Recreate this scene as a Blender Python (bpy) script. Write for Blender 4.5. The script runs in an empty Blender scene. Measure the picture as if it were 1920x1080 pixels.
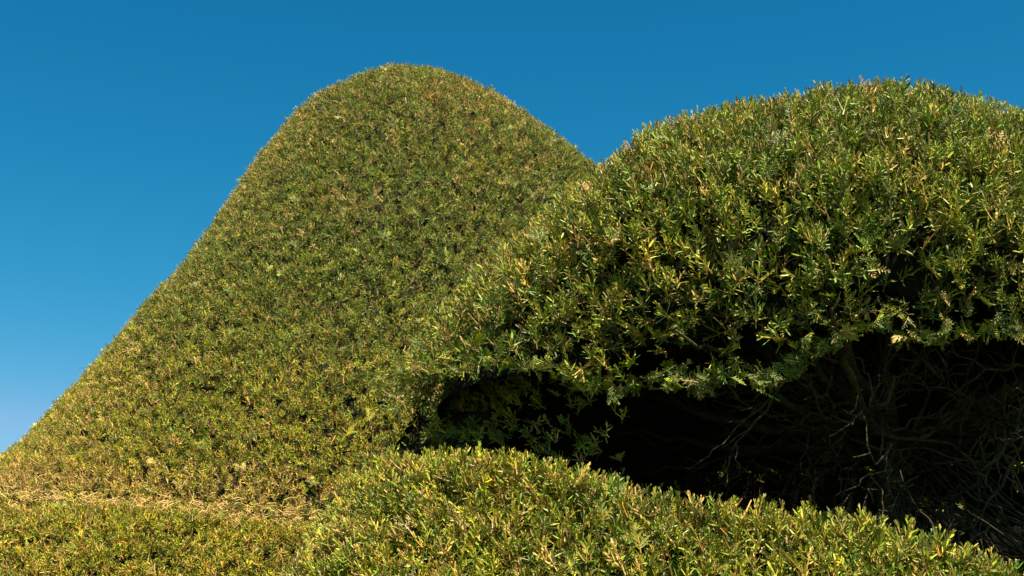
import bpy, math, random
import numpy as np
from mathutils import Vector, Matrix, Euler

sc = bpy.context.scene
C = sc.collection
rng = np.random.default_rng(7)
random.seed(7)

# ------------------------------------------------------------------ camera
cam_d = bpy.data.cameras.new('camera')
cam = bpy.data.objects.new('camera', cam_d)
C.objects.link(cam)
cam.location = (0, 0, 1.6)
cam.rotation_euler = (math.radians(90 + 20), 0, 0)
cam_d.lens = 50
cam_d.sensor_width = 36
cam_d.clip_end = 3000
cam_d.dof.use_dof = True
cam_d.dof.focus_distance = 4.9
cam_d.dof.aperture_fstop = 8
sc.camera = cam

# ------------------------------------------------------------------ light
SUN_EL = math.radians(59)
SUN_AZ = math.radians(180 - 22)      # clockwise from +Y: behind the camera, a little to the right
sdir = Vector((math.sin(SUN_AZ) * math.cos(SUN_EL), math.cos(SUN_AZ) * math.cos(SUN_EL), math.sin(SUN_EL)))
sun_d = bpy.data.lights.new('sun', 'SUN')
sun_d.energy = 5.0
sun_d.angle = math.radians(0.53)
sun_d.color = (1.0, 0.91, 0.72)
sun = bpy.data.objects.new('sun', sun_d)
C.objects.link(sun)
sun.location = (0, 0, 30)
sun.rotation_euler = sdir.to_track_quat('Z', 'Y').to_euler()

w = bpy.data.worlds.new('World')
sc.world = w
w.use_nodes = True
nt = w.node_tree
nt.nodes.clear()
sky = nt.nodes.new('ShaderNodeTexSky')
sky.sky_type = 'NISHITA'
sky.sun_disc = False
sky.sun_elevation = SUN_EL
sky.sun_rotation = SUN_AZ
sky.air_density = 1.0
sky.dust_density = 0.3
sky.ozone_density = 2.5
EXPOSURE = 1.6
SKY = 0.06
K = SKY * 2 ** EXPOSURE
def nd(kind, **kw):
    n = nt.nodes.new(kind)
    for k, v in kw.items(): setattr(n, k, v)
    return n
sep = nd('ShaderNodeSeparateColor'); com = nd('ShaderNodeCombineColor')
nt.links.new(sky.outputs[0], sep.inputs[0])
# clear polarised-looking blue: one smooth tone curve per channel, the same over the whole sky
def mth(op, a, b):
    m = nd('ShaderNodeMath', operation=op)
    for k, v in enumerate((a, b)):
        if isinstance(v, (int, float)): m.inputs[k].default_value = v
        else: nt.links.new(v, m.inputs[k])
    return m.outputs[0]
xg = mth('MULTIPLY', mth('POWER', mth('MULTIPLY', sep.outputs[1], SKY * 2.73), 1.5), 1.24)
xb = mth('MULTIPLY', mth('POWER', mth('MULTIPLY', sep.outputs[2], SKY * 2.73), 1.22), 0.93)
xr = mth('MINIMUM', mth('ADD', mth('MULTIPLY', mth('POWER', xg, 2.0), 0.26), mth('MULTIPLY', mth('POWER', xg, 6.0), 9.66)), mth('MULTIPLY', xg, 0.45))
for ch, x in enumerate((xr, xg, xb)):
    nt.links.new(mth('MULTIPLY', x, 1 / K), com.inputs[ch])
bg = nd('ShaderNodeBackground')
bg.inputs['Strength'].default_value = SKY
wo = nd('ShaderNodeOutputWorld')
nt.links.new(com.outputs[0], bg.inputs[0])
nt.links.new(bg.outputs[0], wo.inputs[0])

sc.view_settings.view_transform = 'Standard'
sc.view_settings.look = 'None'
sc.view_settings.exposure = EXPOSURE
sc.view_settings.gamma = 1.0
sc.render.engine = 'CYCLES'
sc.cycles.max_bounces = 4
sc.cycles.diffuse_bounces = 1
sc.cycles.transmission_bounces = 2
sc.cycles.transparent_max_bounces = 4

# ------------------------------------------------------------------ helpers
def link(o, parent=None):
    C.objects.link(o)
    if parent: o.parent = parent
    return o

def mesh_obj(name, V, Fc, mat, parent=None, smooth=True, cols=None):
    me = bpy.data.meshes.new(name)
    me.from_pydata([tuple(v) for v in V], [], [tuple(f) for f in Fc])
    if smooth: me.polygons.foreach_set('use_smooth', [True] * len(me.polygons))
    if cols is not None:
        a = me.color_attributes.new('tint', 'FLOAT_COLOR', 'POINT')
        a.data.foreach_set('color', np.asarray(cols, np.float32).ravel())
    me.materials.append(mat)
    me.update()
    return link(bpy.data.objects.new(name, me), parent)

def nodes(mat):
    mat.use_nodes = True
    t = mat.node_tree
    t.nodes.clear()
    return t

def N(t, kind, **kw):
    n = t.nodes.new(kind)
    for k, v in kw.items():
        if k in n.inputs: n.inputs[k].default_value = v
        else: setattr(n, k, v)
    return n

# ------------------------------------------------------------------ materials
def foliage_material():
    m = bpy.data.materials.new('yew_needles')
    t = nodes(m); L = t.links.new
    tint = N(t, 'ShaderNodeAttribute'); tint.attribute_name = 'tint'
    dry = N(t, 'ShaderNodeAttribute'); dry.attribute_type = 'INSTANCER'; dry.attribute_name = 'dry'
    tone = N(t, 'ShaderNodeAttribute'); tone.attribute_type = 'INSTANCER'; tone.attribute_name = 'tone'
    lime = N(t, 'ShaderNodeAttribute'); lime.attribute_type = 'INSTANCER'; lime.attribute_name = 'lime'
    # alpha of tint is not used; needle colour goes towards yellow-lime in patches, and low on the mound as painted sunlight
    mx0 = N(t, 'ShaderNodeMix', data_type='RGBA', blend_type='MULTIPLY')
    mx0.inputs['B'].default_value if False else None
    mx0.inputs[7].default_value = (2.2, 1.55, 0.75, 1)
    L(lime.outputs['Fac'], mx0.inputs[0]); L(tint.outputs['Color'], mx0.inputs[6])
    mx1 = N(t, 'ShaderNodeMix', data_type='RGBA', blend_type='MIX')
    mx1.inputs[7].default_value = (0.44, 0.27, 0.09, 1)
    L(dry.outputs['Fac'], mx1.inputs[0]); L(mx0.outputs[2], mx1.inputs[6])
    hsv = N(t, 'ShaderNodeHueSaturation')
    L(mx1.outputs[2], hsv.inputs['Color']); L(tone.outputs['Fac'], hsv.inputs['Value'])
    # greyer, paler underside
    geo = N(t, 'ShaderNodeNewGeometry')
    mxb = N(t, 'ShaderNodeMix', data_type='RGBA', blend_type='MULTIPLY')
    mxb.inputs[7].default_value = (1.25, 1.2, 1.0, 1)
    L(geo.outputs['Backfacing'], mxb.inputs[0]); L(hsv.outputs[0], mxb.inputs[6])
    p = N(t, 'ShaderNodeBsdfPrincipled')
    p.inputs['Roughness'].default_value = 0.45
    p.inputs['Specular IOR Level'].default_value = 0.27
    L(mxb.outputs[2], p.inputs['Base Color'])
    tr = N(t, 'ShaderNodeBsdfTranslucent')
    tc = N(t, 'ShaderNodeMix', data_type='RGBA', blend_type='MULTIPLY')
    tc.inputs[0].default_value = 1
    tc.inputs[7].default_value = (1.3, 1.5, 0.45, 1)
    L(hsv.outputs[0], tc.inputs[6]); L(tc.outputs[2], tr.inputs[0])
    ms = N(t, 'ShaderNodeMixShader'); ms.inputs[0].default_value = 0.08
    L(p.outputs[0], ms.inputs[1]); L(tr.outputs[0], ms.inputs[2])
    o = N(t, 'ShaderNodeOutputMaterial'); L(ms.outputs[0], o.inputs[0])
    return m

def rough_material(name, c0, c1, scale=12, rough=0.9, bump=0.5, detail=6):
    m = bpy.data.materials.new(name)
    t = nodes(m); L = t.links.new
    tc = N(t, 'ShaderNodeTexCoord')
    nz = N(t, 'ShaderNodeTexNoise'); nz.inputs['Scale'].default_value = scale; nz.inputs['Detail'].default_value = detail
    L(tc.outputs['Object'], nz.inputs['Vector'])
    cr = N(t, 'ShaderNodeValToRGB')
    cr.color_ramp.elements[0].position = 0.35; cr.color_ramp.elements[0].color = (*c0, 1)
    cr.color_ramp.elements[1].position = 0.68; cr.color_ramp.elements[1].color = (*c1, 1)
    L(nz.outputs[0], cr.inputs[0])
    bp = N(t, 'ShaderNodeBump'); bp.inputs['Strength'].default_value = bump; bp.inputs['Distance'].default_value = 0.02
    L(nz.outputs[0], bp.inputs['Height'])
    p = N(t, 'ShaderNodeBsdfPrincipled'); p.inputs['Roughness'].default_value = rough
    p.inputs['Specular IOR Level'].default_value = 0.1
    L(cr.outputs[0], p.inputs['Base Color']); L(bp.outputs[0], p.inputs['Normal'])
    o = N(t, 'ShaderNodeOutputMaterial'); L(p.outputs[0], o.inputs[0])
    return m

M_leaf = foliage_material()
M_core = rough_material('gap_shade', (0.005, 0.005, 0.003), (0.011, 0.010, 0.005), 30)  # near-black colour standing in for deep shade between the sprigs
M_bark = rough_material('yew_bark', (0.028, 0.020, 0.011), (0.068, 0.050, 0.027), 40, bump=0.9)
M_dry = rough_material('dry_clipped_twig', (0.38, 0.23, 0.07), (0.70, 0.48, 0.19), 60, bump=0.3)
M_grass = rough_material('lawn', (0.035, 0.065, 0.016), (0.07, 0.10, 0.03), 3)

# ------------------------------------------------------------------ ground
g = mesh_obj('ground', [(-1500, -1500, 0), (1500, -1500, 0), (1500, 1500, 0), (-1500, 1500, 0)], [(0, 1, 2, 3)], M_grass)
g['kind'] = 'structure'

# ------------------------------------------------------------------ tubes (twigs, branches)
def tube(V, Fc, pts, rad, sides=5, cols=None, col=None):
    pts = np.asarray(pts, float)
    b = len(V)
    n = len(pts)
    for i in range(n):
        d = pts[min(i + 1, n - 1)] - pts[max(i - 1, 0)]
        d = d / (np.linalg.norm(d) + 1e-9)
        a = np.cross(d, (0.3, 0.9, 0.31)); a /= np.linalg.norm(a) + 1e-9
        c = np.cross(d, a)
        for k in range(sides):
            t = 2 * math.pi * k / sides
            V.append(pts[i] + rad[i] * (a * math.cos(t) + c * math.sin(t)))
            if cols is not None: cols.append(col[i] if isinstance(col, list) else col)
    for i in range(n - 1):
        for k in range(sides):
            k2 = (k + 1) % sides
            Fc.append((b + i * sides + k, b + i * sides + k2, b + (i + 1) * sides + k2, b + (i + 1) * sides + k))
    Fc.append(tuple(b + (n - 1) * sides + k for k in range(sides)))

# ------------------------------------------------------------------ sprigs
GREENS = [(0.120, 0.190, 0.013), (0.055, 0.126, 0.012), (0.205, 0.255, 0.025), (0.026, 0.080, 0.013), (0.090, 0.162, 0.010)]
TAN = (0.40, 0.27, 0.11)
def lerp(a, b, t): return tuple(a[i] * (1 - t) + b[i] * t for i in range(3))

def needle(V, Fc, cols, base, d, nrm, L, w, curl, g, tipdry):
    """one yew needle: a narrow pointed blade with a raised midrib, bent towards nrm"""
    d = d / np.linalg.norm(d); s = np.cross(d, nrm); s /= np.linalg.norm(s) + 1e-9
    n = np.cross(s, d)
    b = len(V)
    rows = [(0.0, 0.4), (0.30, 1.0), (0.78, 0.9)]
    for t, ww in rows:
        c = base + d * L * t + n * curl * L * t * t
        V.append(c - s * w * ww * .5); V.append(c + n * -w * .16); V.append(c + s * w * ww * .5)
        cc = lerp(g, TAN, tipdry * max(0, t - .35) * 1.5)
        cc = lerp(cc, (cc[0] * 1.5, cc[1] * 1.2, cc[2]), 1 - min(1, t * 3))
        for _ in range(3): cols.append((*cc, 1))
    V.append(base + d * L + n * curl * L)
    cols.append((*lerp(g, TAN, min(1, tipdry + .15)), 1))
    for i in (0, 1):
        r = b + 3 * i
        Fc.append((r, r + 1, r + 4, r + 3)); Fc.append((r + 1, r + 2, r + 5, r + 4))
    Fc.append((b + 6, b + 7, b + 9)); Fc.append((b + 7, b + 8, b + 9))

def shoot(V, Fc, cols, base, d, up, L, r, flat=True, nl=0.024, step=0.0055, g=None, dry=0.1, bare=0.12, cut=False, bend=0.12):
    """a stem with needles: flat = two ranks like a comb, else all round"""
    d = np.asarray(d, float); d /= np.linalg.norm(d)
    up = np.asarray(up, float); up = up - d * up.dot(d); up /= np.linalg.norm(up) + 1e-9
    side = np.cross(d, up)
    ns = 5
    wob = r.normal(0, .04, 2)
    def P(t): return base + d * L * t + up * bend * L * t * t + side * wob[0] * L * t * t
    pts = [P(i / (ns - 1)) for i in range(ns)]
    stemc = [(*lerp((0.20, 0.125, 0.04), (0.26, 0.15, 0.05), i / (ns - 1)), 1) for i in range(ns)]
    rad = [0.0016 * (1 - .5 * i / (ns - 1)) + .0003 for i in range(ns)]
    tube(V, Fc, pts, rad, 3, cols, stemc)
    n = max(4, int(L * (1 - bare) / step))
    g0 = g or GREENS[r.integers(len(GREENS))]
    for i in range(n):
        t = bare + (1 - bare) * (i + r.uniform(-.2, .2)) / n
        tt = (t - bare) / (1 - bare)
        size = nl * (0.72 + .28 * math.sin(math.pi * min(1, tt * 1.1 + .12))) * (1 - .35 * tt ** 3) * r.uniform(.85, 1.12)
        ang = math.radians(72 - 42 * tt + r.normal(0, 9))
        s = 1 if i % 2 else -1
        if flat: az = (0 if s > 0 else math.pi) + s * math.radians(24) + r.normal(0, .16)
        else: az = i * 2.4 + r.normal(0, .25)
        rd = side * math.cos(az) + up * math.sin(az)
        dd = d * math.cos(ang) + rd * math.sin(ang)
        nr = up if flat else d
        cl = r.uniform(-.2, .15) if flat else r.uniform(-.15, .35)
        q = tuple(c * r.uniform(.82, 1.2) for c in g0)
        cutn = r.random() < dry
        ln = size * (r.uniform(.45, .8) if cutn else 1)
        needle(V, Fc, cols, P(min(t, 1)), dd, nr, ln, 0.0047 * r.uniform(.8, 1.15), cl, q, r.uniform(.5, 1) if cutn else r.uniform(0, .06))
    if cut:
        tube(V, Fc, [P(1.0), P(1.04)], [.0015, .0017], 4, cols, (0.42, 0.30, 0.16, 1))
    else:
        for k in range(4):  # bud cluster of short needles at the tip
            a = k * 1.6
            needle(V, Fc, cols, P(1), d + .35 * (side * math.cos(a) + up * math.sin(a)), up if flat else d, nl * .5, .003, .1, lerp(g0, (0.15, .17, .03), .5), .1)

def make_sprig(kind, seed):
    r = np.random.default_rng(seed)
    V, Fc, cols = [], [], []
    O = np.zeros(3); Z = np.array((0, 0, 1.)); Y = np.array((0, 1., 0)); X = np.array((1., 0, 0))
    if kind == 'erect':
        shoot(V, Fc, cols, O, Z, Y, r.uniform(.055, .08), r, False, .034, .0060, dry=.08, cut=r.random() < .4)
        if r.random() < .7: shoot(V, Fc, cols, Z * .012, Z + X * r.uniform(.5, .9), Y, .045, r, False, .030, .0062, dry=.06)
    elif kind == 'clump':
        for k in range(3):
            a = k * 2.1 + r.uniform(-.4, .4)
            shoot(V, Fc, cols, O, Z + .65 * (X * math.cos(a) + Y * math.sin(a)), Z, r.uniform(.038, .06), r, False, .030, .0066, dry=.12, cut=r.random() < .6)
    elif kind == 'spray':
        L = r.uniform(.075, .10)
        shoot(V, Fc, cols, O, Z, Y, L, r, True, .031, .0054, dry=.05, bend=-.12)
        for s in (-1, 1):
            if r.random() < .8: shoot(V, Fc, cols, Z * L * r.uniform(.2, .4), Z + s * X * r.uniform(.7, 1.0), Y, L * r.uniform(.45, .65), r, True, .025, .0054, dry=.05)
    elif kind == 'stub':
        shoot(V, Fc, cols, O, Z, Y, r.uniform(.035, .05), r, False, .017, .0042, dry=.65, cut=True)
        tube(V, Fc, [O, Z * .03 + X * .004, Z * .058 + X * .01], [.0021, .0019, .0017], 4, cols, (0.34, 0.20, 0.09, 1))
    elif kind == 'leader':
        shoot(V, Fc, cols, O, Z, Y, r.uniform(.11, .14), r, r.random() < .5, .025, .0040, dry=.06, bend=.05)
    return V, Fc, cols

KINDS = ['erect'] * 4 + ['clump'] * 3 + ['spray'] * 4 + ['stub'] * 2 + ['leader'] * 2
PROTO = []
for i, k in enumerate(KINDS):
    V, Fc, cols = make_sprig(k, 100 + i)
    me = bpy.data.meshes.new('sprig')
    me.from_pydata([tuple(v) for v in V], [], Fc)
    a = me.color_attributes.new('tint', 'FLOAT_COLOR', 'POINT')
    a.data.foreach_set('color', np.array(cols, np.float32).ravel())
    me.materials.append(M_leaf)
    PROTO.append(me)
PLEN = np.array([max(v.co.z for v in me.vertices) for me in PROTO])
KIDX = {k: [i for i, q in enumerate(KINDS) if q == k] for k in set(KINDS)}

# ------------------------------------------------------------------ smooth bodies: stacked half-ellipse rings
def spline(y, xi):
    y = np.asarray(y, float); n = len(y)
    m = np.zeros(n); d = np.diff(y)
    m[1:-1] = (d[1:] + d[:-1]) / 2; m[0] = d[0]; m[-1] = d[-1]
    i = np.clip(np.floor(xi).astype(int), 0, n - 2); t = xi - i
    return (2*t**3-3*t**2+1)*y[i]+(t**3-2*t**2+t)*m[i]+(-2*t**3+3*t**2)*y[i+1]+(t**3-t**2)*m[i+1]

def wob(P, amp, seed, base=1.0):
    """gentle uneven clipping: sum of slow waves in space"""
    r = np.random.default_rng(seed)
    o = np.zeros(P.shape[:-1])
    for k in range(14):
        f = base * r.uniform(.8, 6) ; v = r.normal(size=3); v /= np.linalg.norm(v)
        o += np.sin(P @ v * f + r.uniform(0, 6.28)) * (1.6 / (1 + f * .5))
    return o * amp / 2.2

def normals(P):
    du = np.gradient(P, axis=1); dv = np.gradient(P, axis=0)
    n = np.cross(du, dv); n /= np.linalg.norm(n, axis=-1, keepdims=True) + 1e-9
    return n

def displaced(P, amp, seed, out, base=1.0, inset=0.0):
    n = normals(P)
    s = np.sign(((P - out) * n).sum(-1).mean())
    n = n * s
    return P + n * (wob(P, amp, seed, base) - inset)[..., None], n

# --- far mound profile (z, left half-width, right half-width), metres
MZ = [-.05, .9, 2.0, 2.55, 2.85]                     # lower tier up to the ledge
mound = dict(cx=-.766, cy=9.0,
    z =[3.00, 3.12, 3.30, 3.553, 4.153, 4.853, 5.553, 6.053, 6.353, 6.523],
    aL=[3.05, 2.90, 2.71, 2.45, 1.97, 1.51, 1.115, .792, .388, 0.],
    aR=[2.90, 2.84, 2.74, 2.603, 2.30, 1.98, 1.50, .925, .453, 0.])
mound_low = dict(cx=-.766, cy=9.0,
    z =[-.05, .8, 1.7, 2.3, 2.7, 2.92, 3.02, 3.03],
    aL=[4.0, 4.15, 4.0, 3.72, 3.42, 3.20, 2.98, 2.60],
    aR=[3.4, 3.6, 3.5, 3.32, 3.16, 3.05, 2.88, 2.60])
dome = dict(cx=1.387, cy=5.7,
    z =[2.95, 3.113, 3.413, 3.713, 4.013, 4.263, 4.413, 4.493],
    aL=[1.94, 1.86, 1.70, 1.50, 1.26, .955, .60, 0.],
    aR=[2.118, 2.048, 1.872, 1.66, 1.39, 1.03, .60, 0.])

def rings(p, ratio, nt, ns, th0=0, th1=2 * math.pi):
    s = np.linspace(0, len(p['z']) - 1, ns)
    L = spline(p['aL'], s)[:, None]; R = spline(p['aR'], s)[:, None]; z = spline(p['z'], s)[:, None]
    th = np.linspace(th0, th1, nt)[None]
    c, sn = np.cos(th), np.sin(th)
    W = L * np.clip(.5 - c * .5, 0, 1) + R * np.clip(.5 + c * .5, 0, 1)
    X = p['cx'] + np.where(c < 0, L, R) * c
    B = (L + R) / 2 * ratio
    return np.stack([X, p['cy'] - B * sn, z + 0 * X], -1)

# mound: ledge dips a little to the right front
def tilt(P, k=1.0):
    fall = np.clip((3.6 - P[..., 2]) / .7, 0, 1)
    P[..., 2] += fall * k * (-.14 * (P[..., 0] + 2.1) + .03 * (P[..., 1] - 7.5))
    return P
G_mound = tilt(rings(mound, .85, 260, 150))
G_mlow = tilt(rings(mound_low, .85, 260, 110))
CM = np.array((-.766, 9.0, 3.0))
G_mound, N_mound = displaced(G_mound, .028, 3, CM, 1.0, .02)
G_mlow, N_mlow = displaced(G_mlow, .04, 4, CM - (0, 0, 1), 1.0, .0)

# near dome: rim height varies round the plant
def rim_z(x): return np.interp(x, [-.6, -.2, .24, .57, .9, 1.25, 2.0, 3.5], [3.20, 3.06, 2.96, 3.01, 3.10, 3.15, 3.16, 3.16])
def crest_z(x): return np.interp(x, [-.6, -.45, .07, .41, 1.15, 1.6, 2.4, 3.4], [2.88, 2.87, 2.745, 2.61, 2.42, 2.25, 2.12, 2.15])
G = rings(dome, .72, 260, 110)
f = np.clip((3.9 - G[..., 2]) / (3.9 - 2.95), 0, 1)
G[..., 2] += f * (rim_z(G[..., 0]) - 2.95)
tuck = np.clip((3.92 - G[..., 2]) / .80, 0, 1.1) ** 1.5            # the front curls under towards the rim
dg = np.degrees(np.linspace(0, 2 * math.pi, 260))
fr = (np.clip((168 - dg) / 34, 0, 1) * np.clip((dg + 30) / 30, 0, 1))[None]
fr = fr * fr * (3 - 2 * fr)
rad = G - np.array((1.387, 5.7, 0)); rad[..., 2] = 0; rad /= np.linalg.norm(rad, axis=-1, keepdims=True) + 1e-6
G = G - rad * (tuck * fr * .48)[..., None]
G[..., 2] += np.clip(1 - (G[..., 2] - 3.0) / .5, 0, 1) * fr * (.03 + .03 * np.sin(dg * .21) + .025 * np.sin(dg * .47 + 1))[None]
CD = np.array((1.387, 5.7, 3.2))
G_dome, N_dome = displaced(G, .03, 11, CD, 1.2, -.005)
# narrow turned-in lip under the rim
lip = []
for k in range(8):
    t = (7 - k) / 7
    row = G_dome[0].copy(); d = CD - row; d[:, 2] = 0; d /= np.linalg.norm(d, axis=1, keepdims=True)
    lip.append(row + d * (.24 * t) + np.array((0, 0, 1.)) * (.05 * t * t) - np.array((0, 0, 1.)) * .03 * math.sin(t * math.pi))
G_lip = np.array(lip)

# lower tier of the near yew
th = np.linspace(0, 2 * math.pi, 260)[None]
prof = [(-.02, 2.55, -1), (.8, 2.62, -1), (1.5, 2.52, -1), (0, .42, 1), (0, .22, .55), (0, .10, .22), (0, .03, .06), (0, -.05, 0), (0, -.16, .02), (0, -.30, .08)]
s = np.linspace(0, 1, 120)
rows = []
knots = []
c, sn = np.cos(th[0]), np.sin(th[0])
base_a = np.where(c < 0, 1.93 + .09 * np.clip(-c, 0, 1) ** 6, 2.02); base_b = 1.42
X0 = 1.387 + base_a * c
deg = np.degrees(th[0])
openw = np.clip((194 - deg) / 11, 0, 1) * np.clip((deg + 1) / 12, 0, 1)      # 1 where the hollow gapes, 0 where the tiers close up
openw = openw * openw * (3 - 2 * openw)
zc = crest_z(X0) * openw + 2.93 * (1 - openw)
def ring_at(off, drop):          # off = outwards from the crest ring, drop = below the crest
    return np.stack([1.387 + (base_a + off) * c, 5.7 - (base_b + off) * sn, drop], -1)
knots = [ring_at(.60, 0 * zc - .05), ring_at(.66, .8 + 0 * zc), ring_at(.56, .52 * zc + .12), ring_at(.40, zc - .72), ring_at(.27, zc - .42),
         ring_at(.13, zc - .16), ring_at(.04 + .07 * (1 - openw), zc - .035), ring_at(-.06 * openw + .09 * (1 - openw), zc + .0), ring_at(-.20 * openw + .07 * (1 - openw), zc - .03 * openw + .10 * (1 - openw)), ring_at(-.40 * openw + .0 * (1 - openw), zc - .10 * openw + .24 * (1 - openw)),
         ring_at(-.60 * openw - .12 * (1 - openw), zc - .22 * openw + .50 * (1 - openw))]
K = np.array(knots)
sp = np.linspace(0, len(K) - 1, 120)
G_low = np.stack([np.stack([spline(K[:, j, a], sp) for a in range(3)], -1) for j in range(K.shape[1])], 1)
G_low, N_low = displaced(G_low, .035, 21, np.array((1.387, 5.7, 1.2)), 1.3, .0)

# ------------------------------------------------------------------ scatter
def scatter(Gd, Nn, density, seed):
    """random points on a grid surface, number per cell = area * density(pos, normal)"""
    r = np.random.default_rng(seed)
    a, b, c_, d = Gd[:-1, :-1], Gd[:-1, 1:], Gd[1:, 1:], Gd[1:, :-1]
    ar = .5 * (np.linalg.norm(np.cross(b - a, d - a), axis=-1) + np.linalg.norm(np.cross(b - c_, d - c_), axis=-1))
    mid = (a + b + c_ + d) / 4; nn = Nn[:-1, :-1]
    lam = ar * density(mid, nn)
    cnt = r.poisson(lam)
    ii, jj = np.nonzero(cnt)
    rep = cnt[ii, jj]
    ii = np.repeat(ii, rep); jj = np.repeat(jj, rep)
    u = r.random(len(ii))[:, None]; v = r.random(len(ii))[:, None]
    P = (a[ii, jj] * (1-u) + b[ii, jj] * u) * (1-v) + (d[ii, jj] * (1-u) + c_[ii, jj] * u) * v
    return P, nn[ii, jj], r

def face(nn, mid, hi, lo):      # dense where the outside of the shape can be looked at from the path in front
    v = np.array((0, 0, 1.6)) - mid; v /= np.linalg.norm(v, axis=-1, keepdims=True)
    k = (v * nn).sum(-1)
    return np.where(k > -.25, hi, lo)

def orient(Nn, r, kn, ku, kr, gravity=None):
    d = Nn * kn + np.array((0, 0, 1.)) * ku + r.normal(size=Nn.shape) * kr
    d /= np.linalg.norm(d, axis=1, keepdims=True)
    # flat face of a spray towards the sky and outwards
    up = np.array((0, 0, 1.)) * .8 + Nn * .8 + r.normal(size=Nn.shape) * .45
    y = up - d * (up * d).sum(1, keepdims=True); y /= np.linalg.norm(y, axis=1, keepdims=True) + 1e-9
    x = np.cross(y, d)
    return np.stack([x, y, d], -1)      # columns

def to_euler(R):
    sy = -R[:, 2, 0]
    y = np.arcsin(np.clip(sy, -1, 1)); x = np.arctan2(R[:, 2, 1], R[:, 2, 2]); z = np.arctan2(R[:, 1, 0], R[:, 0, 0])
    return np.stack([x, y, z], -1)

def pick(r, n, weights):
    ks = list(weights); p = np.array([weights[k] for k in ks]); p = p / p.sum()
    q = r.choice(len(ks), n, p=p)
    out = np.zeros(n, int)
    for i, k in enumerate(ks):
        m = q == i
        out[m] = r.choice(KIDX[k], m.sum())
    return out

# geometry-node tree: instances sprigs on points
def instancer(name, parent, P, E, S, I, dry, tone, lime, label=None):
    me = bpy.data.meshes.new(name)
    me.vertices.add(len(P)); me.vertices.foreach_set('co', P.astype(np.float32).ravel())
    for nm, ty, arr, key in (('rot', 'FLOAT_VECTOR', E, 'vector'), ('scl', 'FLOAT', S, 'value'), ('idx', 'INT', I, 'value'),
                             ('dry', 'FLOAT', dry, 'value'), ('tone', 'FLOAT', tone, 'value'), ('lime', 'FLOAT', lime, 'value')):
        a = me.attributes.new(nm, ty, 'POINT')
        a.data.foreach_set(key, np.asarray(arr, np.int32 if ty == 'INT' else np.float32).ravel())
    me.materials.append(M_leaf)
    o = link(bpy.data.objects.new(name, me), parent)
    o['kind'] = 'stuff'
    if label: o['label'] = label
    t = bpy.data.node_groups.new(name + '_scatter', 'GeometryNodeTree')
    t.interface.new_socket('Geometry', in_out='INPUT', socket_type='NodeSocketGeometry')
    t.interface.new_socket('Geometry', in_out='OUTPUT', socket_type='NodeSocketGeometry')
    gi = t.nodes.new('NodeGroupInput'); go = t.nodes.new('NodeGroupOutput')
    inst = t.nodes.new('GeometryNodeInstanceOnPoints')
    inst.inputs['Pick Instance'].default_value = True
    join = t.nodes.new('GeometryNodeJoinGeometry')
    for p in reversed(PROTO_OBJ):
        oi = t.nodes.new('GeometryNodeObjectInfo'); oi.inputs['Object'].default_value = p
        oi.inputs['As Instance'].default_value = True; oi.transform_space = 'ORIGINAL'
        t.links.new(oi.outputs['Geometry'], join.inputs[0])
    def na(nm, ty):
        n = t.nodes.new('GeometryNodeInputNamedAttribute'); n.data_type = ty; n.inputs['Name'].default_value = nm
        return n.outputs['Attribute']
    t.links.new(gi.outputs[0], inst.inputs['Points'])
    t.links.new(join.outputs[0], inst.inputs['Instance'])
    t.links.new(na('idx', 'INT'), inst.inputs['Instance Index'])
    e2r = t.nodes.new('FunctionNodeEulerToRotation')
    t.links.new(na('rot', 'FLOAT_VECTOR'), e2r.inputs[0])
    t.links.new(e2r.outputs[0], inst.inputs['Rotation'])
    t.links.new(na('scl', 'FLOAT'), inst.inputs['Scale'])
    t.links.new(inst.outputs[0], go.inputs[0])
    md = o.modifiers.new('sprigs', 'NODES'); md.node_group = t
    return o

class Batch:
    def __init__(s): s.a = [[] for _ in range(7)]
    def add(s, *arrs):
        for l, x in zip(s.a, arrs): l.append(np.asarray(x))
    def get(s): return [np.concatenate(l) for l in s.a]

def patch(P, seed, f):                 # 0..1 slow patches over the surface
    return np.clip(.5 + .5 * wob(P, 1.0, seed, f), 0, 1)

def rough_outline(P, seed):
    return wob(P, .024, seed, 6.0)

def leaves(B, Gd, Nn, dens, weights, kn, ku, kr, smin, smax, depth, dryf, seed, tone=(.5, 1.4), limef=None):
    P, n, r = scatter(Gd, Nn, dens, seed)
    R = orient(n, r, kn, ku, kr)
    S = r.uniform(smin, smax, len(P)); I = pick(r, len(P), weights)
    S = np.where((PLEN[I] > .1) & (np.mean(S) > .8) & (smax < 1.6), S * .72, S)
    # the shears leave every tip close to one surface: long shoots are rooted deeper
    reach = PLEN[I] * S * np.clip((R[:, :, 2] * n).sum(1), 0, 1)
    P = P - n * (reach + np.abs(r.normal(0, abs(depth) * .5, len(P))) - r.exponential(.003, len(P)) - rough_outline(P, seed))[:, None]
    pd = dryf(P, n, r)
    dry = np.where(r.random(len(P)) < pd, r.uniform(.35, 1, len(P)), r.uniform(0, .12, len(P)))
    lm = (limef(P, n, r) if limef else 0) + r.normal(0, .2, len(P))
    B.add(P, R, S, I, dry, r.uniform(*tone, len(P)), np.clip(lm, 0, 1))

def shell(name, Gd, mat, parent, cap=True):
    ns, n_t = Gd.shape[:2]
    V = Gd[:, :-1].reshape(-1, 3); m = n_t - 1
    F = [(i * m + j, i * m + (j + 1) % m, (i + 1) * m + (j + 1) % m, (i + 1) * m + j) for i in range(ns - 1) for j in range(m)]
    return mesh_obj(name, V, F, mat, parent)

def empty(name, loc, label, cat, group=None):
    o = link(bpy.data.objects.new(name, None)); o.location = loc
    o['label'] = label; o['category'] = cat
    if group: o['group'] = group
    return o

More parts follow.
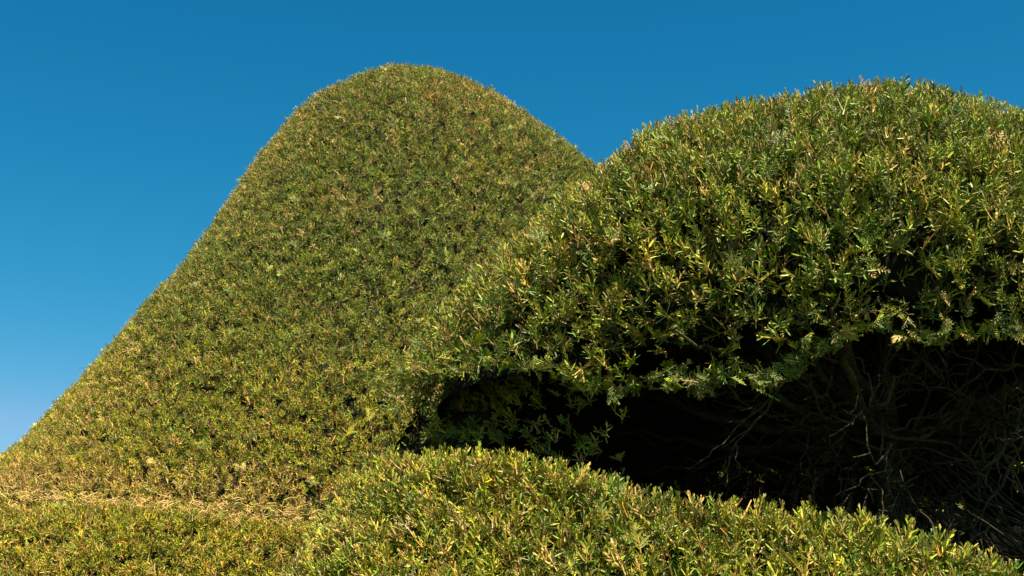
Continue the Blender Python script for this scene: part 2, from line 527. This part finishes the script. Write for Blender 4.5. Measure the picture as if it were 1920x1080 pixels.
def build_foliage(root, B, name, others, nreal=300):
    """the sprigs that show largest become parts, the rest one mass"""
    P, R, S, I, dry, tone, lime = B.get()
    base = np.array(root.location)
    return P - base, R, S, I, dry, tone, lime

def real_sprigs(root, D, score, n=300):
    P, R, S, I, dry, tone, lime = D
    idx = np.argsort(score)[:n]
    for i in idx:
        o = bpy.data.objects.new('sprig', PROTO[int(I[i])])
        o.location = P[i]
        o.rotation_euler = Matrix(R[i].tolist()).to_euler()
        o.scale = (float(S[i]),) * 3
        o['dry'] = float(dry[i]); o['tone'] = float(tone[i]); o['lime'] = float(lime[i])
        link(o, root)
    keep = np.ones(len(P), bool); keep[idx] = False
    return keep

# prototype sprig objects only feed the node trees (never linked to the scene)
PROTO_OBJ = [bpy.data.objects.new('sprig_source', me) for me in PROTO]

# ------------------------------------------------------------------ far mound
far = empty('topiary_yew', (-.766, 9.0, 0), 'tall bell-shaped clipped yew with brown ledge round its foot, rising behind the near yew', 'topiary', 'clipped topiary yews')
def dens_m(m, n): return face(n, m, 2300, 400) * np.clip((m[..., 2] - 1.2) / 1.0, .25, 1)
def dry_m(P, n, r):
    z = P[:, 2]; top = np.clip((n[:, 2] - .25) / .6, 0, 1) * np.clip((z - 4.5) / 1.5, 0, 1)
    leftrim = np.clip((-n[:, 0] - .35) / .5, 0, 1)
    ledge = np.clip(1 - np.abs(z - (3.10 - .14 * (P[:, 0] + 2.1))) / .17, 0, 1)
    return .03 + .22 * np.clip((-P[:, 0] - 1.9) / .8, 0, 1) * np.clip((3.9 - z) / .6, 0, 1) + .30 * patch(P, 31, 2.2) ** 3 + .20 * top + .16 * leftrim + .62 * ledge
def lime_lit_m(P, n, r): return .3 * patch(P, 37, 2.0) ** 2 + .6 * np.clip((4.6 - P[:, 2]) / 1.4, 0, 1)  # hue patches, plus sunlight painted into the lower slope as brighter lime
WM = dict(erect=3, clump=5, spray=.9, stub=2.0, leader=.05)
B1 = Batch()
leaves(B1, G_mound, N_mound, dens_m, WM, .75, .45, .5, .55, .86, .09, dry_m, 41, limef=lime_lit_m)
B2 = Batch()
leaves(B2, G_mlow, N_mlow, dens_m, WM, .75, .5, .5, .65, 1.0, .08, dry_m, 42, limef=lambda P, n, r: .9 + 0 * P[:, 0])  # strong lime all over: sun on the flared foot put into the colour

# a few long shoots the shears missed, low on the left flank and here and there
leaves(B1, G_mound, N_mound, lambda m, n: 7 * np.clip((4.6 - m[..., 2]) / 1.5, .08, 1), dict(leader=1, erect=1), .8, .6, .3, 1.1, 1.7, .0, lambda P, n, r: .3 + 0 * P[:, 0], 47)
for nm, B, Gd, Nn in (('dome_foliage', B1, G_mound, N_mound), ('tier_foliage', B2, G_mlow, N_mlow)):
    D = list(B.get()); D[0] = D[0] - np.array(far.location)
    if nm == 'tier_foliage':
        # closest sprigs that can be seen in the open (left of the near yew)
        W = D[0] + np.array(far.location)
        sc_ = np.linalg.norm(W - np.array((0, 0, 1.6)), axis=1) - 1.5 * D[2] * .1 + np.where((W[:, 2] < 2.4) | (W[:, 0] > -.8) | (W[:, 0] < -2.7), 50, 0)
        keep = real_sprigs(far, D, sc_)
        D = [d[keep] for d in D]
    P, R, S, I, dry, tone, lime = D
    fo = instancer(nm, far, P, to_euler(R), S, I, dry, tone, lime)
    core = shell('shade_core', Gd - Nn * .12 - np.array(far.location), M_core, fo)  # added dark shell so gaps in the foliage read as shade

# clipped dead twigs lying along the ledge
V, Fc = [], []
r = np.random.default_rng(5)
for k in range(4200):
    a = r.uniform(0, math.pi * 2) if k % 6 == 0 else r.uniform(.25, 2.95)
    j = int(a / (2 * math.pi) * 259)
    row = G_mound[int(abs(r.normal(0, 5))) % 60, j] if r.random() < .62 else G_mlow[109 - int(abs(r.normal(0, 5))) % 50, j]
    p0 = row - np.array(far.location) + r.normal(0, .012, 3)
    tang = np.array((-math.sin(a), -math.cos(a) * .85, 0.)) * r.choice((-1, 1))
    d = tang * r.uniform(.4, 1) + r.normal(0, .5, 3); d[2] *= .6; d /= np.linalg.norm(d)
    L = r.uniform(.02, .065) if k % 12 else r.uniform(.06, .14)
    nrm = np.array((math.cos(a), -math.sin(a), .5)); nrm /= np.linalg.norm(nrm)
    p0 = p0 + nrm * r.uniform(-.02, .035)
    b = r.normal(0, .15, 3) * L
    tube(V, Fc, [p0, p0 + d * L * .5 + b, p0 + d * L], [.0020, .0017, .001], 3)
tw = mesh_obj('dead_twigs', V, Fc, M_dry, far); tw['kind'] = 'stuff'; tw['label'] = 'dry orange-brown clipped twigs along the ledge'
# trunk hidden in the mound
V, Fc = [], []
tube(V, Fc, [(0, 0, -.05), (.03, .02, 1.5), (0, .05, 3.2), (-.05, 0, 5.2)], [.26, .2, .15, .05], 10)
mesh_obj('trunk', V, Fc, M_bark, far)

# ------------------------------------------------------------------ near yew
near = empty('topiary_yew', (1.55, 5.9, 0), 'broad dome-topped clipped yew in front, with a dark hollow of bare branches between two tiers', 'topiary', 'clipped topiary yews')
LN = np.array(near.location)
def dens_d(m, n): return face(n, m, 1000, 300) * np.clip((m[..., 2] - 2.9) / 1.0, .38, 1) * np.clip((m[..., 2] - rim_z(m[..., 0])) / .38, .22, 1)
def dry_d(P, n, r):
    top = np.clip((n[:, 2] - .3) / .5, 0, 1)
    leftrim = np.clip((-n[:, 0] - .30) / .5, 0, 1)
    return .03 + .20 * patch(P, 32, 2.6) ** 3 + .14 * top * np.clip((P[:, 2] - 3.7) / .6, 0, 1) + .16 * leftrim
def lime_d(P, n, r): return .02 + .4 * patch(P, 36, 2.5) ** 2
WD = dict(erect=5, clump=3, spray=1.8, stub=.8)
WR = dict(erect=1, clump=.6, spray=6, stub=.3, leader=1)
B3 = Batch()
leaves(B3, G_dome, N_dome, dens_d, WD,   .65, .80, .34, 1.05, 1.5, .12, dry_d, 51, limef=lime_d)
leaves(B3, G_dome[:26], N_dome[:26], lambda m, n: face(n, m, 170, 40), WR, 1.0, .15, .35, .9, 1.25, .04, lambda P, n, r: .04 + 0 * P[:, 0], 52, limef=lime_d)
leaves(B3, G_dome - N_dome * .10, N_dome, lambda m, n: face(n, m, 420, 0) * (m[..., 2] > 3.2), dict(erect=2, clump=3), .6, .6, .5, 1.0, 1.4, .05, lambda P, n, r: .1 + 0 * P[:, 0], 61, tone=(.45, .8))
Nl = normals(G_lip); Nl *= np.sign(-(Nl[..., 2]).mean())
leaves(B3, G_lip, Nl, lambda m, n: 500 + 0 * m[..., 0], WR, .35, .1, .6, .7, 1.1, -.02, lambda P, n, r: .1 + 0 * P[:, 0], 53)
B4 = Batch()
leaves(B4, G_low, N_low, lambda m, n: face(n, m, 1250, 300) * np.clip((m[..., 2] - 1.2) / .9, .25, 1) * np.where(m[..., 2] > 2.99, .22, 1) * np.where(n[..., 2] > .9, .7, 1),
       dict(erect=5, clump=3, spray=1.8, stub=.7, leader=.15),  .7, .70, .38, 1.0, 1.5, .12,
       lambda P, n, r: .04 + .22 * patch(P, 33, 3) ** 3 + .10 * np.clip((-n[:, 0] - .1) / .5, 0, 1), 54, limef=lambda P, n, r: .25 + .4 * patch(P, 38, 2.5))
leaves(B4, G_low - N_low * .08, N_low, lambda m, n: face(n, m, 350, 0) * (m[..., 2] > 1.4) * (m[..., 2] < 2.85), dict(erect=2, clump=3), .6, .6, .5, 1.0, 1.4, .05, lambda P, n, r: .1 + 0 * P[:, 0], 62, tone=(.45, .8))
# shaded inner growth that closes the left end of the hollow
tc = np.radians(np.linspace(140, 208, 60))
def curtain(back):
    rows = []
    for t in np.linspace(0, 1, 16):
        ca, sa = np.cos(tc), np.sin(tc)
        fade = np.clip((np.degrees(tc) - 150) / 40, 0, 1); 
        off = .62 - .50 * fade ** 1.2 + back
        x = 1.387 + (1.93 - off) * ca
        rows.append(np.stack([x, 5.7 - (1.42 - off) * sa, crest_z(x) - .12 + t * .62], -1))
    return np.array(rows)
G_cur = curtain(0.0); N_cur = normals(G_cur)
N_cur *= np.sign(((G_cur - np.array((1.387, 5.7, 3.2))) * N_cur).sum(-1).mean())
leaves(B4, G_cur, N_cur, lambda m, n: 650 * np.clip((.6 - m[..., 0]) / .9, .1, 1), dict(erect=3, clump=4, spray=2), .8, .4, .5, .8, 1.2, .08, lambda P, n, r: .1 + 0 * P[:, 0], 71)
cv = (curtain(.10) - LN).reshape(-1, 3)  # backing sheet for the curtain, coloured as shade
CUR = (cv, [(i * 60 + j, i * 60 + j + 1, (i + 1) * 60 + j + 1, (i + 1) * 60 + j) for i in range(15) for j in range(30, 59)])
for nm, B, Gd, Nn, rng0 in (('dome_foliage', B3, G_dome, N_dome, 14), ('tier_foliage', B4, G_low, N_low, 0)):
    D = list(B.get()); D[0] = D[0] - LN
    W = D[0] + LN
    e = W - np.array((0, 0, 1.6)); dist = np.linalg.norm(e, axis=1)
    up = e[:, 2] / e[:, 1]
    sc_ = dist / D[2] * np.array([1.0, .95, .8, 1.5, .7])[[['erect', 'clump', 'spray', 'stub', 'leader'].index(KINDS[i]) for i in D[3]]]
    if nm == 'dome_foliage': sc_ += np.where((W[:, 2] < 2.85) | (np.abs(W[:, 0] / W[:, 1]) > .36), 50, 0); n = 170
    else: sc_ += np.where((up < .165) | (np.abs(W[:, 0] / W[:, 1]) > .34), 50, 0); n = 130
    keep = real_sprigs(near, D, sc_, n)
    P, R, S, I, dry, tone, lime = [d[keep] for d in D]
    fo = instancer(nm, near, P, to_euler(R), S, I, dry, tone, lime)
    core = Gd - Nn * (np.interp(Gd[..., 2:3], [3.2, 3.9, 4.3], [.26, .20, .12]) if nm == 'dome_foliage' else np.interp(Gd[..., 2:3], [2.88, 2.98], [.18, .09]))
    shell('shade_core', core[rng0:] - LN, M_core, fo)  # black inner shell, shade painted behind the sparse sprigs
    if nm == 'tier_foliage': mesh_obj('shade_core', CUR[0], CUR[1], M_core, fo)  # dark sheet added as shade at the hollow's left end

# trunk, limbs and bare inner twigs in the hollow
r = np.random.default_rng(77)
V, Fc = [], []
hub = np.array((1.58, 5.85, 3.0))
tube(V, Fc, [LN * (1, 1, 0) - (0, 0, .05), (1.58, 5.85, 1.2), (1.56, 5.8, 2.3), hub, (1.54, 5.65, 3.25)], [.15, .11, .08, .055, .035], 10)
V = [v - LN for v in V]
mesh_obj('trunk', V, Fc, M_bark, near)

def wander(p, q, n, jit, sag=0):
    pts = []
    jit = jit * .8
    for i in range(n + 1):
        t = i / n
        b = p * (1 - t) + q * t
        pts.append(b + r.normal(0, jit, 3) * math.sin(math.pi * t) + np.array((0, 0, sag * math.sin(math.pi * t))))
    return pts

limb_ends = []
for k in range(13):
    a = math.radians(r.uniform(12, 125)) if k < 9 else math.radians(r.uniform(190, 350))
    rr = r.uniform(.62, .8)
    end = np.array((1.387 + 2.0 * rr * math.cos(a), 5.7 - 1.42 * rr * math.sin(a), r.uniform(3.1, 3.65)))
    limb_ends.append(end)
twV, twF = [], []
def twigs(pts, depth, L, rad, out):
    if depth == 0: return
    n = 3 if depth > 1 else 3
    for k in range(n):
        i = r.integers(1, len(pts))
        p = np.array(pts[i]); d = np.array(pts[i]) - np.array(pts[i - 1]); d /= np.linalg.norm(d) + 1e-9
        dd = d + r.normal(0, .55, 3) + np.array((0, 0, .15)); dd /= np.linalg.norm(dd)
        q = p + dd * L * r.uniform(.6, 1.3)
        # stay inside the crown
        e = ((q[0] - 1.387) / 1.85) ** 2 + ((q[1] - 5.7) / 1.28) ** 2 + (max(0, q[2] - 3.0) / 1.15) ** 2
        if e > .6 or q[1] < 4.92 or q[2] < crest_z(q[0]) - .1: continue
        ps = wander(p, q, 5, L * .07, -L * .05)
        tube(twV, twF, ps, [rad * (1 - .14 * j) for j in range(6)], 4)
        twigs(ps, depth - 1, L * .62, rad * .6, out)
for end in limb_ends:
    mid = hub * .45 + end * .55 - np.array((0, 0, r.uniform(0, .12)))
    a1 = wander(hub + r.normal(0, .03, 3), mid, 6, .035); a2 = wander(mid, end, 6, .035)[1:]
    ps = a1 + a2
    R0 = r.uniform(.018, .034)
    V, Fc = [], []
    tube(V, Fc, ps, [R0 * (1 - .065 * j) for j in range(len(ps))], 7)
    b = mesh_obj('branch', [v - LN for v in V], Fc, M_bark, near)
    for q in range(3): twigs(ps, 3, .42, R0 * .42, None)
# fine twigs fanning down and out over the lower tier
for k in range(60):
    a = math.radians(r.uniform(5, 105)); rr = r.uniform(.45, .68)
    x = 1.387 + 1.95 * rr * math.cos(a)
    end = np.array((x, 5.7 - 1.4 * rr * math.sin(a), crest_z(x) + r.uniform(-.02, .3)))
    st = hub + np.array((r.normal(0, .15), r.normal(0, .1), r.uniform(-.2, .05)))
    st = st * .55 + end * .45 if r.random() < .5 else st
    ps = wander(st, end, 8, .03, r.uniform(-.12, .05))
    tube(twV, twF, ps, [.0055 * (1 - .09 * j) for j in range(9)], 4)
t_ = mesh_obj('bare_twigs', [v - LN for v in twV], twF, M_bark, near); t_['kind'] = 'stuff'; t_['label'] = 'tangle of bare brown twigs in the shaded hollow'
